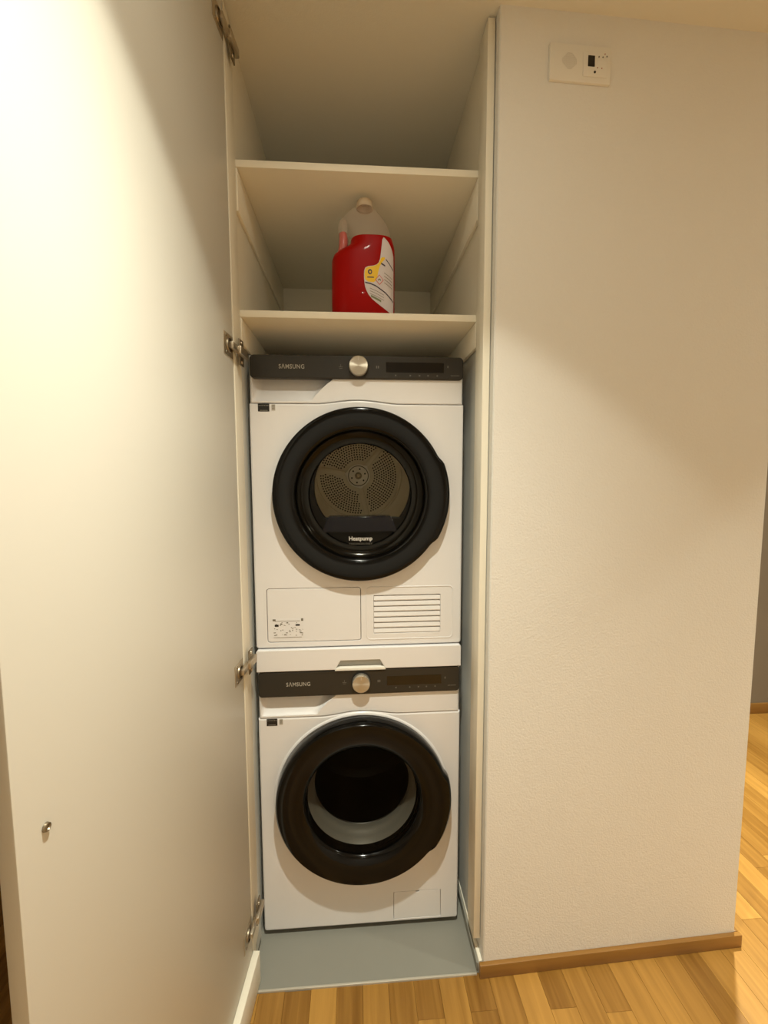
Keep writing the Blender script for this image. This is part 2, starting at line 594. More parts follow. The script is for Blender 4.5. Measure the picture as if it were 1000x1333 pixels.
# ------------------------------------------------------------------ ceiling downlights and added fill lamps
for i, (lx, ly, watts, cone) in enumerate(LAMPS):
    t = thing('ceiling_downlight_or_fill', ['round recessed downlight in front of the laundry closet', 'round recessed downlight in front of the right wall corner',
              'round recessed downlight in the side hallway',
              'added fill lamp behind the viewer, for bounce light', 'added fill lamp behind the viewer at the right, for bounce light'][i], 'light', (lx, ly, ZC))
    obj('trim_ring', lathe([(0.030, -0.001), (0.033, -0.004), (0.046, -0.004), (0.050, 0.0)], 0, 0, 48), M['plate_white'], t).rotation_euler = (PI / 2, 0, 0)
    ld = bpy.data.lights.new('downlight_beam', 'SPOT')
    ld.energy = watts
    ld.color = LAMP_COLOR
    ld.spot_size = math.radians(cone)
    ld.spot_blend = 0.16
    ld.shadow_soft_size = 0.028
    # reflector optics: brightest straight down, fading towards the rim of the beam
    ld.use_nodes = True
    nt = ld.node_tree
    em = nt.nodes['Emission']
    tcn = nt.nodes.new('ShaderNodeTexCoord')
    sp = nt.nodes.new('ShaderNodeSeparateXYZ')
    ab = nt.nodes.new('ShaderNodeMath')
    ab.operation = 'ABSOLUTE'
    pw = nt.nodes.new('ShaderNodeMath')
    pw.operation = 'POWER'
    pw.inputs[1].default_value = BEAM
    nt.links.new(tcn.outputs['Normal'], sp.inputs[0])
    nt.links.new(sp.outputs['Z'], ab.inputs[0])
    nt.links.new(ab.outputs[0], pw.inputs[0])
    nt.links.new(pw.outputs[0], em.inputs['Strength'])
    lo_ = bpy.data.objects.new('downlight_beam', ld)
    COL.objects.link(lo_)
    lo_.parent = t
    lo_.location = (0, 0, -0.012)
    # weak wide glow of the lamp's lens outside the main beam
    la = bpy.data.lights.new('downlight_glow', 'AREA')
    la.shape = 'DISK'
    la.size = 0.06
    la.energy = SPILL
    la.color = LAMP_COLOR
    lb = bpy.data.objects.new('downlight_glow', la)
    COL.objects.link(lb)
    lb.parent = t
    lb.location = (0, 0, -0.008)

# ------------------------------------------------------------------ closet door with hinges
HX, HY = -0.3055, -0.123
door_ang = math.atan(0.075)                 # a little past square
dr = thing('door_1', 'tall plain white closet door standing open at the left', 'door', (HX, HY, 0), -door_ang)
dr['kind'] = 'structure'
DW = 0.677
# local frame: door runs along -y, its inner face is x = 0, its body lies at x < 0
obj('leaf', bx(-0.019, 0.0, -DW, 0.0, 0.005, ZC - .006, .0012), M['door'], dr)
obj('plinth_board', bx(0.0002, 0.0185, -DW + .02, 0.006, 0.006, 0.098, .0012), M['board'], dr)
# small metal catch pin near the free edge
cp = obj('catch_pin', lathe([(0.0001, -0.0012), (0.0026, -0.0014), (0.0034, -0.0032), (0.0046, -0.0030), (0.0050, 0.0)], 0, 0, 20, cap0=True), M['nickel_dark'], dr)
cp.rotation_euler = (0, 0, PI / 2)
cp.location = (0.0005, -0.640, 1.031)
for hz in (2.435, 1.722, 0.918, 0.188):
    h = obj('hinge', bx(0.0, 0.0016, -0.062, -0.004, hz - .026, hz + .026, .0006), M['nickel'], dr)      # cup plate on the door
    # bowl seen in the plate
    c = obj('cup', lathe([(0.0175, 0.0), (0.0165, -0.0035), (0.0150, -0.0035), (0.0145, 0.0)], 0, 0, 32), M['nickel_dark'], h)
    c.rotation_euler = (0, 0, PI / 2)
    c.location = (0.0016, -0.030, hz)
    arm = bmesh.new()
    # cranked arm from the cup to the plate on the stile
    bx(0.003, 0.014, -0.036, 0.012, hz - .008, hz + .008, .002, arm)
    bx(0.008, 0.019, 0.004, 0.058, hz - .010, hz + .010, .002, arm)
    obj('arm', arm, M['nickel'], h)
    mp_ = bmesh.new()
    bx(0.0065, 0.010, 0.020, 0.050, hz - .032, hz + .032, .0008, mp_)
    obj('mounting_plate', mp_, M['nickel_dark'], h)
    for dz in (-.024, .024):
        s = obj('screw', lathe([(0.0001, -0.0022), (0.0035, -0.0020), (0.0042, 0.0)], 0, 0, 14, cap0=True), M['nickel'], h)
        s.rotation_euler = (0, 0, PI / 2)
        s.location = (0.010, 0.034, hz + dz)
        s2 = obj('screw', lathe([(0.0001, -0.0014), (0.0030, -0.0012), (0.0036, 0.0)], 0, 0, 14, cap0=True), M['nickel_dark'], h)
        s2.rotation_euler = (0, 0, PI / 2)
        s2.location = (0.0016, -0.048, hz + dz * .8)

# ------------------------------------------------------------------ shelves
for nm, z, lab in (('shelf', ZU, 'upper white shelf board, empty'), ('shelf', ZL, 'lower white shelf board carrying the red detergent jug')):
    tag(obj(nm, bx(NL + .0032, NR - .0032, -0.049, NB - .001, z - .0178, z, .001), M['board']), lab, 'shelf')


# ------------------------------------------------------------------ laundry machines
def seam_curve(x, zs, cx, bump, half=0.115):
    t = (x - cx) / half
    if abs(t) >= 1: return zs
    return zs + bump * (0.5 + 0.5 * math.cos(PI * t)) ** 0.8


def fascia(zs, ztop, bump, s_z1, s_z2):
    """upper front between the seam and the control panel, with the drawer's scooped grip at the left"""
    H = 0.298
    nx_, nz_ = 260, 64
    D = 0.034
    bm = bmesh.new()
    g = []
    for i in range(nx_ + 1):
        x = -H + 2 * H * i / nx_
        zb = seam_curve(x, zs + 0.0007, 0.0, bump)
        row = []
        for j in range(nz_ + 1):
            z = zb + (ztop - zb) * j / nz_
            t = (z - s_z1) / (s_z2 - s_z1)
            y = 0.0
            if t > 0:
                tt = min(t, 1.0)
                xr = -0.128 + 0.062 * tt ** 1.3
                xl = -0.290
                e = min(x - xl, xr - x)
                if e > 0:
                    k = min(e / 0.022, 1.0)
                    k = math.sqrt(k * (2 - k))
                    y = D * tt ** 0.62 * k
            # rolled vertical edges and lower rim
            ex = H - abs(x)
            if ex < 0.008:
                y = max(y, 0.008 - math.sqrt(max(0, 0.008 ** 2 - (0.008 - ex) ** 2)))
            if j == 0: y = max(y, 0.003)
            row.append(bm.verts.new((x, y, z)))
        g.append(row)
    for i in range(nx_):
        for j in range(nz_):
            bm.faces.new((g[i][j], g[i + 1][j], g[i + 1][j + 1], g[i][j + 1]))
    # returns: bottom lip and sides going back
    low = [bm.verts.new((r[0].co.x, 0.035, r[0].co.z)) for r in g]
    for i in range(nx_):
        bm.faces.new((g[i][0], low[i], low[i + 1], g[i + 1][0]))
    for col in (g[0], g[-1]):
        bk = [bm.verts.new((v.co.x, 0.035, v.co.z)) for v in col]
        for j in range(nz_):
            bm.faces.new((col[j], col[j + 1], bk[j + 1], bk[j]))
    return bm


def rim_bump(amount, a0, a1, soft=7):
    """outward grip bulge on the right of a round door between two angles (degrees)"""
    def f(t, r):
        d = math.degrees(t)
        if d > 180: d -= 360
        k = min((d - a0) / soft, (a1 - d) / soft)
        k = max(0.0, min(1.0, k))
        k = k * k * (3 - 2 * k)
        wgt = max(0.0, min(1.0, (r - 0.205) / 0.03))
        return r + amount * k * wgt
    return f


def icons(bm, spots, y):
    for x, z, wd, ht in spots:
        bx(x - wd / 2, x + wd / 2, y - .0003, y, z - ht / 2, z + ht / 2, 0, bm)
    return bm


def machine(name, label, zb, zt, pan_h, seam_d, bump, pan_x):
    """cabinet, upper fascia and control panel shared by both machines; origin on the floor below the front"""
    t = thing(name, label, name.replace('_', ' ') if False else ('dryer' if 'dryer' in name else 'washing machine'), (0, 0, zb))
    H = zt - zb
    # open-fronted cabinet
    c = bmesh.new()
    bx(-0.2985, -0.290, 0.008, 0.585, 0.0, H, .002, c)
    bx(0.290, 0.2985, 0.008, 0.585, 0.0, H, .002, c)
    bx(-0.2985, 0.2985, 0.012, 0.585, H - .012, H, .002, c)
    bx(-0.2985, 0.2985, 0.012, 0.585, 0.0, .012, .002, c)
    bx(-0.2985, 0.2985, 0.575, 0.585, 0.0, H, .002, c)
    obj('cabinet', c, M['enamel'], t)
    zs = H - seam_d
    obj('fascia', fascia(zs, H - .004, bump, zs + 0.008, H - pan_h + .004), M['enamel'], t)
    cp_ = obj('control_panel', plate(rrect(-pan_x, 0.2965, H - pan_h, H - .001, .012), -0.0075, 0.012, .0035), M['panel'], t, smooth=15)
    zp = H - pan_h / 2
    y = -0.0076
    k = obj('knob', lathe([(0.0265, y + .002), (0.0268, y - .008), (0.0262, y - .0165), (0.0245, y - .0185), (0.0001, y - .0187)], 0, 0, 72), M['knob'], t)
    k.location = (0.0018, 0, zp + .001)
    obj('pointer', bx(-0.0007, 0.0007, y - .0192, y - .0185, 0.013, 0.022), M['print_white'], k)
    kr = obj('knob_ring', lathe([(0.0285, y + .001), (0.0290, y - .002), (0.0272, y - .0025), (0.0268, y)], 0, 0, 72), M['dark_plastic'], k)
    obj('display', plate(rrect(0.078, 0.2405, zp - .013, zp + .0145, .001, 2), y - .0004, y + .002), M['display'], t)
    lg = obj('lettering', text_bm('S\u039bMSUNG', 0.069, -0.181, zp, y, height=0.0122, bold=0.008, spacing=1.12), M['print_grey'], t)
    ic = bmesh.new()
    icons(ic, [(-0.047, zp, .011, .0012), (-0.047, zp + .004, .0012, .007), (-0.047, zp - .004, .009, .0012),
               (0.052, zp + .001, .003, .007), (0.057, zp + .001, .003, .007)], y)
    icons(ic, [(x, zp - .021, .004, .004) for x in (0.105, 0.146, 0.172, 0.196, 0.222)], y)
    icons(ic, [(0.252, zp + .004, .003, .006)], y)
    icons(ic, [(0.262 + .0042 * q, zp - .020, .0030, .0022) for q in range(6)], y)
    obj('panel_icons', ic, M['print_dim'], t)['kind'] = 'stuff'
    # rating stickers at the upper left corner of the front
    s = obj('rating_sticker', plate(rrect(-0.276, -0.245, zs - .0225, zs - .0015, .0008, 2), -0.0006, 0.001), M['sticker_black'], t)
    ms = bmesh.new()
    icons(ms, [(-0.2725 + .0048 * q, zs - .0062, .0020, .0016) for q in range(6)], -0.0006)
    icons(ms, [(-0.2605, zs - .0195, .022, .0008)], -0.0006)
    obj('sticker_print', ms, M['print_grey'], s)
    s = obj('small_sticker', plate(rrect(-0.2395, -0.2290, zs - .020, zs - .003, .0006, 2), -0.0006, 0.001), M['sticker_grey'], t)
    ms = bmesh.new()
    icons(ms, [(-0.2342, zs - .005 - .0028 * q, .0078, .0013) for q in range(5)], -0.0006)
    obj('sticker_print', ms, M['ink'], s)
    return t, H, zs


def lower_front(H, zs, bump, hole_c, hole_r, cut, zbot=0.0):
    """front below the seam: outline following the seam, porthole and cover openings cut out"""
    Wd = 0.300
    loop = []
    r = 0.008
    top = []
    n = 60
    for k in range(n + 1):
        x = Wd - 2 * Wd * k / n
        top.append((x, seam_curve(x, zs - 0.0006, 0.0, bump)))
    for a in range(5):
        q = math.radians(180 + 90 * a / 4)
        loop.append((-Wd + r + r * math.cos(q), zbot + r + r * math.sin(q)))
    for a in range(5):
        q = math.radians(270 + 90 * a / 4)
        loop.append((Wd - r + r * math.cos(q), zbot + r + r * math.sin(q)))
    loop += top
    return plate(loop, 0.0, 0.012, .0045, [circle(hole_c[0], hole_c[1], hole_r, 96)] + list(cut), hole_rnd=.001)


# --- tumble dryer on top
DZB, DZT = 0.9145, 1.743
dry, H, zs = machine('tumble_dryer', 'white tumble dryer stacked on top, with a round smoked glass door showing its drum', DZB, DZT, 0.064, 0.1305, 0.010, 0.2945)
cz = 1.3575 - DZB
cover = rrect(-0.267, 0.0035, 0.0165, 0.176, .008)
grille = rrect(0.0405, 0.2375, 0.0355, 0.1500, .002, 2)
obj('front_panel', lower_front(H, zs, 0.010, (0.0, cz), 0.205, [cover, grille]), M['enamel'], dry, smooth=15)
cv = obj('filter_cover', plate(inset(cover, .0013), 0.0004, 0.010, .0018), M['enamel'], dry, smooth=15)
# instruction sticker on the cover
st = obj('instruction_sticker', plate(rrect(-0.2515, -0.1625, 0.0305, 0.0855, .001, 2), -0.0002, 0.001), M['enamel'], cv)
ms = bmesh.new()
rs = random.Random(3)
icons(ms, [(-0.2470, 0.0835, .0085, .0055), (-0.1670, 0.0835, .0065, .0075), (-0.209, 0.0800, .072, .0010), (-0.209, 0.0320, .080, .0008)], -0.0002)
for q in range(6):
    cx_ = -0.243 + q * .0145
    for _ in range(7):
        icons(ms, [(cx_ + rs.uniform(-.006, .006), rs.uniform(.037, .076), rs.uniform(.001, .006), rs.uniform(.0008, .0030))], -0.0002)
obj('sticker_print', ms, M['ink'], st)
st2 = bmesh.new()
icons(st2, [(-0.2400, 0.067, .011, .006), (-0.1800, 0.068, .012, .005)], -0.0003)
obj('sticker_pictograms', st2, M['sticker_black'], st)['kind'] = 'stuff'
# louvred air grille, raised rounded frame, each slat its own piece
obj('grille_back', bx(0.038, 0.240, 0.013, 0.016, 0.032, 0.153), M['enamel'], dry)
fr_out = rrect(0.0180, 0.2760, 0.0165, 0.1760, .014)
b_ = plate(fr_out, -0.0012, 0.0005, .0011, [inset(fr_out, .0035)], hole_rnd=.0010)
obj('grille_frame', b_, M['enamel'], dry)
slat_me = None
for q in range(7):
    zq = 0.0375 + q * 0.0162
    if slat_me is None:
        b_ = bmesh.new()
        prof = [(0.0105, 0.0004), (0.0030, 0.0004), (0.0002, 0.0018), (-0.0004, 0.0040), (0.0014, 0.0146), (0.0105, 0.0160)]   # (y, z)
        A = [b_.verts.new((0.0412, y_, z_)) for y_, z_ in prof]
        B = [b_.verts.new((0.2368, y_, z_)) for y_, z_ in prof]
        for k in range(len(prof)):
            b_.faces.new((A[k], A[(k + 1) % 6], B[(k + 1) % 6], B[k]))
        b_.faces.new(A)
        b_.faces.new(B)
        s_ = obj('slat', b_, M['enamel'], dry, smooth=None)
        slat_me = s_.data
    else:
        s_ = bpy.data.objects.new('slat', slat_me)
        COL.objects.link(s_)
        s_.parent = dry
    s_.location = (0, 0, zq - .0022)
# door
rf = rim_bump(0.0085, -36, 27)
dd = obj('door', lathe([(0.232, 0.0), (0.2405, -0.002), (0.2435, -0.007), (0.2445, -0.018), (0.2435, -0.0250), (0.2410, -0.0285), (0.2360, -0.0300), (0.2250, -0.0295),
                        (0.2050, -0.0275), (0.1910, -0.0250), (0.1850, -0.0230), (0.1825, -0.0200), (0.1815, -0.0140), (0.1800, -0.0080)], 0.0045, cz, 160, rf), M['gloss'], dry)
obj('glass', lathe([(0.1818, -0.0185), (0.165, -0.0165), (0.130, -0.0140), (0.090, -0.0128), (0.045, -0.0122), (0.0002, -0.0120)], 0.0045, cz, 96), M['glass_d'], dd)
obj('inner_ring', lathe([(0.1805, -0.0080), (0.1720, 0.0030), (0.1600, 0.0070), (0.1480, 0.0075), (0.1450, 0.0110)], 0.0045, cz, 96), M['gloss'], dd)
# dark bulkhead behind the glass, with the drum mouth cut out (flat at its foot)
mc = (0.0105, 1.3790 - DZB)
mr = 0.138
mouth = []
zflat = 1.292 - DZB
a0 = math.asin((zflat - mc[1]) / mr)
for k in range(73):
    a = a0 + (PI - 2 * a0) * k / 72
    mouth.append((mc[0] + mr * math.cos(a), mc[1] + mr * math.sin(a)))
obj('bulkhead', plate(circle(0.0045, cz, 0.2045, 96), 0.0135, 0.030, 0, [mouth], hole_rnd=.003), M['gloss_soft'], dry, smooth=15)
fh = bmesh.new()
for y0_, y1_, zz in ((0, 0, 0),):
    P_ = [(-0.106, 0.004, 1.2500), (0.110, 0.004, 1.2500), (0.094, 0.012, 1.2950), (-0.090, 0.012, 1.2950)]
    A = [fh.verts.new((x, y_, z_ - DZB)) for x, y_, z_ in P_]
    B = [fh.verts.new((x, 0.060, z_ - DZB)) for x, y_, z_ in P_]
    for k in range(4):
        fh.faces.new((A[k], A[(k + 1) % 4], B[(k + 1) % 4], B[k]))
    fh.faces.new(A)
    fh.faces.new(B)
bmesh.ops.bevel(fh, geom=list(fh.edges), offset=.003, segments=3, affect='EDGES')
obj('lint_filter', fh, M['filter'], dry)
obj('lettering', text_bm('Heatpump', 0.066, 0.004, 1.2330 - DZB, -0.0150, height=.0155, bold=0.012), M['print_white'], dd)
obj('lettering', text_bm('TECHNOLOGY', 0.066, 0.004, 1.2195 - DZB, -0.0156, height=.0048, spacing=1.25), M['print_dim'], dd)
# drum: wall, perforated back, spokes and hub
DC = (0.0025, 1.4115 - DZB)
DB = 0.40
drum = obj('drum', lathe([(0.150, 0.034), (0.262, 0.060), (0.268, 0.090), (0.268, DB - .03), (0.255, DB - .008), (0.165, DB), (0.162, DB - .006),
                          (0.158, DB - .006), (0.155, DB), (0.0005, DB)], DC[0], 1.375 - DZB, 128), M['steel'], dry)
for v in drum.data.vertices:        # the back centres on the axle, a little above the mouth
    k = max(0.0, min(1.0, (v.co.y - 0.09) / (DB - 0.12)))
    v.co.z += (DC[1] - (1.375 - DZB)) * k
pf = bmesh.new()
for ri in range(10):
    rr = 0.062 + ri * 0.0087
    nh = int(2 * PI * rr / 0.0098)
    for k in range(nh):
        a = 2 * PI * (k + .5 * (ri % 2)) / nh
        dg_ = math.degrees(a) % 360
        if any(abs((dg_ - s0 + 180) % 360 - 180) < math.degrees(.016 / rr) for s0 in (50, 170, 282)): continue
        vs = [pf.verts.new((DC[0] + rr * math.cos(a) + .0031 * math.cos(2 * PI * q / 6), DB - .0008, DC[1] + rr * math.sin(a) + .0031 * math.sin(2 * PI * q / 6))) for q in range(6)]
        pf.faces.new(vs)
o = obj('perforations', pf, M['hole'], drum, smooth=None)
o['kind'] = 'stuff'
for s0 in (50, 170, 282):
    a = math.radians(s0)
    b_ = bx(0.050, 0.155, -0.009, -0.0005, -0.0085, 0.0085, .003)
    s_ = obj('spoke', b_, M['steel'], drum)
    s_.rotation_euler = (0, -a, 0)
    s_.location = (DC[0], DB, DC[1])
hub_l = []
for k in range(72):
    a = 2 * PI * k / 72
    dg_ = math.degrees(a)
    e = max(max(0, 1 - abs((dg_ - s0 + 180) % 360 - 180) / 14) for s0 in (50, 170, 282))
    hub_l.append((DC[0] + (0.0440 + .007 * e) * math.cos(a), DC[1] + (0.0440 + .007 * e) * math.sin(a)))
hb = obj('hub', plate(hub_l, DB - .016, DB - .001, .003), M['hub'], drum)
obj('hub_groove', lathe([(0.0380, DB - .0163), (0.0355, DB - .0163)], DC[0], DC[1], 64), M['hole'], hb)
obj('axle_nut', lathe([(0.0130, DB - .0161), (0.0125, DB - .020), (0.0080, DB - .021), (0.0070, DB - .018), (0.0003, DB - .018)], DC[0], DC[1], 24), M['nickel_dark'], hb)
for k in range(6):
    a = 2 * PI * (k + .3) / 6
    obj('bolt', lathe([(0.0032, DB - .0160), (0.0030, DB - .018), (0.0003, DB - .0182)], DC[0] + .0255 * math.cos(a), DC[1] + .0255 * math.sin(a), 10), M['hole'], hb)

# --- stacking frame with pull-out tray
kit = thing('stacking_frame', 'flat white stacking frame with a grey pull handle between the two machines', 'stacking frame', (0, 0, 0.8475))
kh = 0.0645
band = [(-0.2985, 0.0005), (-0.0735, 0.0005), (-0.0575, 0.0275), (0.0575, 0.0275), (0.0735, 0.0005), (0.2985, 0.0005), (0.2985, kh - .004), (0.2945, kh), (-0.2945, kh), (-0.2985, kh - .004)]
obj('front_band', plate(band, -0.0105, 0.012, .0018), M['enamel'], kit, smooth=15)
obj('tray', bx(-0.292, 0.292, 0.0125, 0.560, 0.006, 0.058, .002), M['enamel'], kit)
hd = bmesh.new()
P_ = [(-0.072, 0.003), (0.072, 0.003), (0.0575, 0.0272), (-0.0575, 0.0272)]
plate(P_, 0.0035, 0.0115, 0, bm=hd)
obj('handle_recess', hd, M['grey_handle'], kit)
obj('handle_lip', plate([(-0.0745, -0.0020), (0.0745, -0.0020), (0.0705, 0.0062), (-0.0705, 0.0062)], -0.0125, 0.0030, .0012), M['plate_white'], kit)

# --- washing machine below
WZB, WZT = 0.020, 0.8465
was, H, zs = machine('washing_machine', 'white front-loading washing machine at the bottom, with a dark bowl door', WZB, WZT, 0.0775, 0.1445, 0.012, 0.2965)
cz = 0.4475 - WZB
cover = rrect(0.0975, 0.2460, 0.0090, 0.1010, .004)
cover = [p for p in cover]
obj('front_panel', lower_front(H, zs, 0.012, (0.0, cz), 0.205, [cover]), M['enamel'], was, smooth=15)
lid = inset(cover, .0011)
notch = []
for x, z in lid:
    notch.append((x, z))
# shallow finger notch in the top edge
idx = max(range(len(notch) - 1), key=lambda i: abs(notch[i][0] - notch[i + 1][0]) if notch[i][1] > 0.09 and notch[i + 1][1] > 0.09 else 0)
zt_ = notch[idx][1]
notch[idx + 1:idx + 1] = [(0.178, zt_), (0.176, zt_ - .0045), (0.168, zt_ - .0045), (0.166, zt_)]
obj('drain_cover', plate(notch, 0.0004, 0.010, .0010), M['enamel'], was, smooth=15)
obj('door_collar', lathe([(0.2640, 0.0008), (0.2620, -0.0018), (0.2590, -0.0028), (0.256, -0.003), (0.250, 0.002)], 0.002, cz, 128), M['enamel'], was)
rf = rim_bump(0.009, -40, 20)
dd = obj('door', lathe([(0.240, 0.0), (0.2540, -0.004), (0.2565, -0.012), (0.2560, -0.028), (0.2535, -0.0400), (0.2485, -0.0460), (0.2400, -0.0475),
                        (0.2150, -0.0455), (0.1960, -0.0410), (0.1800, -0.0345), (0.1720, -0.0280), (0.1690, -0.0200), (0.1680, -0.0060)], 0.0045, cz, 160, rf), M['gloss'], was)
obj('glass', lathe([(0.1700, -0.0240), (0.150, -0.0280), (0.110, -0.0310), (0.060, -0.0325), (0.0002, -0.0330)], 0.0030, cz, 96), M['glass_w'], dd)
obj('inner_ring', lathe([(0.1682, -0.0060), (0.1665, 0.0010), (0.1650, 0.0050)], 0.0030, cz, 96), M['gloss'], dd)
obj('gasket', lathe([(0.2020, 0.0100), (0.1670, 0.0060), (0.1640, 0.0100), (0.1580, 0.0260), (0.1530, 0.0400), (0.1500, 0.0440), (0.1490, 0.0560), (0.1500, 0.0700)], 0.0030, cz, 96), M['gasket'], was)
obj('drum', lathe([(0.1500, 0.0650), (0.1480, 0.0680), (0.2400, 0.0800), (0.2400, 0.4000), (0.2200, 0.4200), (0.0005, 0.4200)], 0.0030, cz, 96), M['dark_plastic'], was)
for fx in (-0.25, 0.25):
    for fy in (0.06, 0.52):
        ft = obj('foot', bx(fx - .02, fx + .02, fy - .02, fy + .02, -0.018, 0.001, .004), M['dark_plastic'], was)
obj('plinth', bx(-0.290, 0.290, 0.020, 0.030, -0.014, 0.001), M['dark_plastic'], was)

# ------------------------------------------------------------------ detergent jug on the lower shelf
JX, JY, JB = 0.0175, 0.035, ZL
jug = thing('detergent_jug', 'clear plastic jug of red liquid detergent with a handle, on the lower shelf', 'jug', (JX, JY, JB))
# (z, left, right, half depth)
SEC = [(1.8425, -0.064, 0.098, 0.049), (1.8445, -0.0685, 0.1025, 0.0535), (1.8500, -0.0705, 0.1044, 0.0555), (1.93, -0.0700, 0.1050, 0.0555), (2.0000, -0.0687, 0.1057, 0.0555),
       (2.0130, -0.0640, 0.1057, 0.0553), (2.0230, -0.0500, 0.1057, 0.0550), (2.0320, -0.0300, 0.1052, 0.0545), (2.0420, -0.0185, 0.1030, 0.0540), (2.0592, -0.0160, 0.0982, 0.0520),
       (2.0780, -0.0180, 0.0930, 0.0490), (2.0900, -0.0270, 0.0893, 0.0465), (2.1000, -0.0400, 0.0858, 0.0440), (2.1115, -0.0435, 0.0795, 0.0410), (2.1257, -0.0345, 0.0703, 0.0360),
       (2.1365, -0.0240, 0.0610, 0.0310), (2.1450, -0.0090, 0.0525, 0.0270), (2.1510, 0.0005, 0.0465, 0.0230), (2.1550, 0.0015, 0.0450, 0.0215)]
NEX = 3.2


def sec_at(z):
    z = max(SEC[0][0], min(SEC[-1][0], z))
    for a, b in zip(SEC[:-1], SEC[1:]):
        if a[0] <= z <= b[0]:
            k = (z - a[0]) / (b[0] - a[0])
            return [a[i] + (b[i] - a[i]) * k for i in range(4)]
    return list(SEC[-1])


def nexp(z):
    return NEX if z < 2.05 else max(2.0, NEX - (z - 2.05) / 0.09 * 1.2)


def loft(secs, shrink=0.0, n=56, cap=True):
    bm = bmesh.new()
    rings = []
    for z, l, r, d in secs:
        cx_, a_, b_ = (l + r) / 2 - JX, (r - l) / 2 - shrink, d - shrink
        e = 2.0 / nexp(z)
        ring = []
        for k in range(n):
            t = 2 * PI * k / n
            c, s = math.cos(t), math.sin(t)
            ring.append(bm.verts.new((cx_ + a_ * math.copysign(abs(c) ** e, c), b_ * math.copysign(abs(s) ** e, s), z - JB)))
        rings.append(ring)
    for A, B in zip(rings[:-1], rings[1:]):
        for k in range(n):
            bm.faces.new((A[k], A[(k + 1) % n], B[(k + 1) % n], B[k]))
    if cap:
        bm.faces.new(rings[0])
        bm.faces.new(rings[-1])
    return bm


LEVEL = 2.056
body = obj('bottle_top', loft([sec_at(LEVEL + .0006)] + [s for s in SEC if s[0] > LEVEL + .001], cap=False), M['shell'], jug, smooth=60)
ls = [s for s in SEC if s[0] < LEVEL] + [sec_at(LEVEL)]
obj('filled_body', loft(ls), M['liquid'], jug, smooth=60)
hp = [(-0.036 - JX, -0.012, 2.108 - JB), (-0.0385 - JX, -0.016, 2.092 - JB), (-0.0370 - JX, -0.020, 2.076 - JB), (-0.0360 - JX, -0.022, 2.055 - JB), (-0.0370 - JX, -0.022, 2.035 - JB), (-0.0420 - JX, -0.018, 2.012 - JB)]
obj('handle', tube(hp, [0.0105, 0.0125, 0.0135, 0.0135, 0.0135, 0.0145], 20), M['shell'], jug, smooth=60)
obj('handle_liquid', tube([(hp[1][0], hp[1][1], 2.0745 - JB), (hp[1][0] + .001, hp[1][1] - .003, 2.070 - JB)] + hp[3:], [0.006, 0.0110, 0.0120, 0.0120, 0.0130], 20), M['liquid_pink'], jug, smooth=60)


def lathe_z(prof, cx_, cy_, n=40, foot=True):
    bm = bmesh.new()
    rings = [[bm.verts.new((cx_ + r * math.cos(2 * PI * k / n), cy_ + r * math.sin(2 * PI * k / n), z)) for k in range(n)] for r, z in prof]
    for A, B in zip(rings[:-1], rings[1:]):
        for k in range(n):
            bm.faces.new((A[k], A[(k + 1) % n], B[(k + 1) % n], B[k]))
    if foot: bm.faces.new(rings[0])
    bm.faces.new(rings[-1])
    return bm


obj('cap', lathe_z([(0.0228, 2.1490 - JB), (0.0232, 2.1520 - JB), (0.0215, 2.1545 - JB), (0.0212, 2.1665 - JB), (0.0195, 2.1690 - JB), (0.0150, 2.1692 - JB)], 0.0232 - JX, 0, 40, foot=False), M['cap'], jug)


def on_jug(poly, off, cuts=5):
    """flat outline laid on the front of the jug"""
    bm = bmesh.new()
    vs = [bm.verts.new((x, 0, z)) for x, z in poly]
    es = [bm.edges.new((vs[i], vs[(i + 1) % len(vs)])) for i in range(len(vs))]
    bmesh.ops.triangle_fill(bm, use_beauty=True, use_dissolve=False, edges=es)
    bmesh.ops.subdivide_edges(bm, edges=list(bm.edges), cuts=cuts, use_grid_fill=True)
    for v in bm.verts:
        x, z = v.co.x, v.co.z
        _, l, r, d = sec_at(z)
        c_, a_ = (l + r) / 2, (r - l) / 2
        q = min(0.9999, abs(x - c_) / a_)
        e = nexp(z)
        y = d * (1 - q ** e) ** (1 / e) + off
        v.co = Vector((x - JX, -y, z - JB))
    # give it thickness
    r_ = bmesh.ops.extrude_face_region(bm, geom=list(bm.faces))
    for g in r_['geom']:
        if isinstance(g, bmesh.types.BMVert):
            g.co.y -= 0.0003
    return bm


def smooth_poly(p, it=2):
    for _ in range(it):
        q = []
        for i in range(len(p)):
            a, b = p[i], p[(i + 1) % len(p)]
            q += [(a[0] * .75 + b[0] * .25, a[1] * .75 + b[1] * .25), (a[0] * .25 + b[0] * .75, a[1] * .25 + b[1] * .75)]
        p = q
    return p


LAB = [(0.0693, 2.0524), (0.0800, 2.0440), (0.0883, 2.0349), (0.0993, 2.0144), (0.1000, 1.990), (0.1000, 1.860), (0.0975, 1.853), (0.0879, 1.8560), (0.0548, 1.8763), (0.0329, 1.8943), (0.0220, 1.9152), (0.0189, 1.9335),
       (0.0182, 1.9597), (0.0235, 1.9717), (0.0498, 1.9750), (0.0608, 1.9858), (0.0650, 2.0133)]
lb_ = obj('label', on_jug(smooth_poly(LAB, 1), 0.0009, 16), M['lab_grey'], jug, smooth=60)
YEL = [(0.0655, 1.9977), (0.0787, 1.9981), (0.0630, 1.9790), (0.0575, 1.9620), (0.0520, 1.9310), (0.0221, 1.9330), (0.0192, 1.9571), (0.0245, 1.9705), (0.0498, 1.9738), (0.0612, 1.9850)]
obj('label_patch', on_jug(smooth_poly(YEL, 1), 0.0014, 8), M['lab_yellow'], lb_, smooth=60)


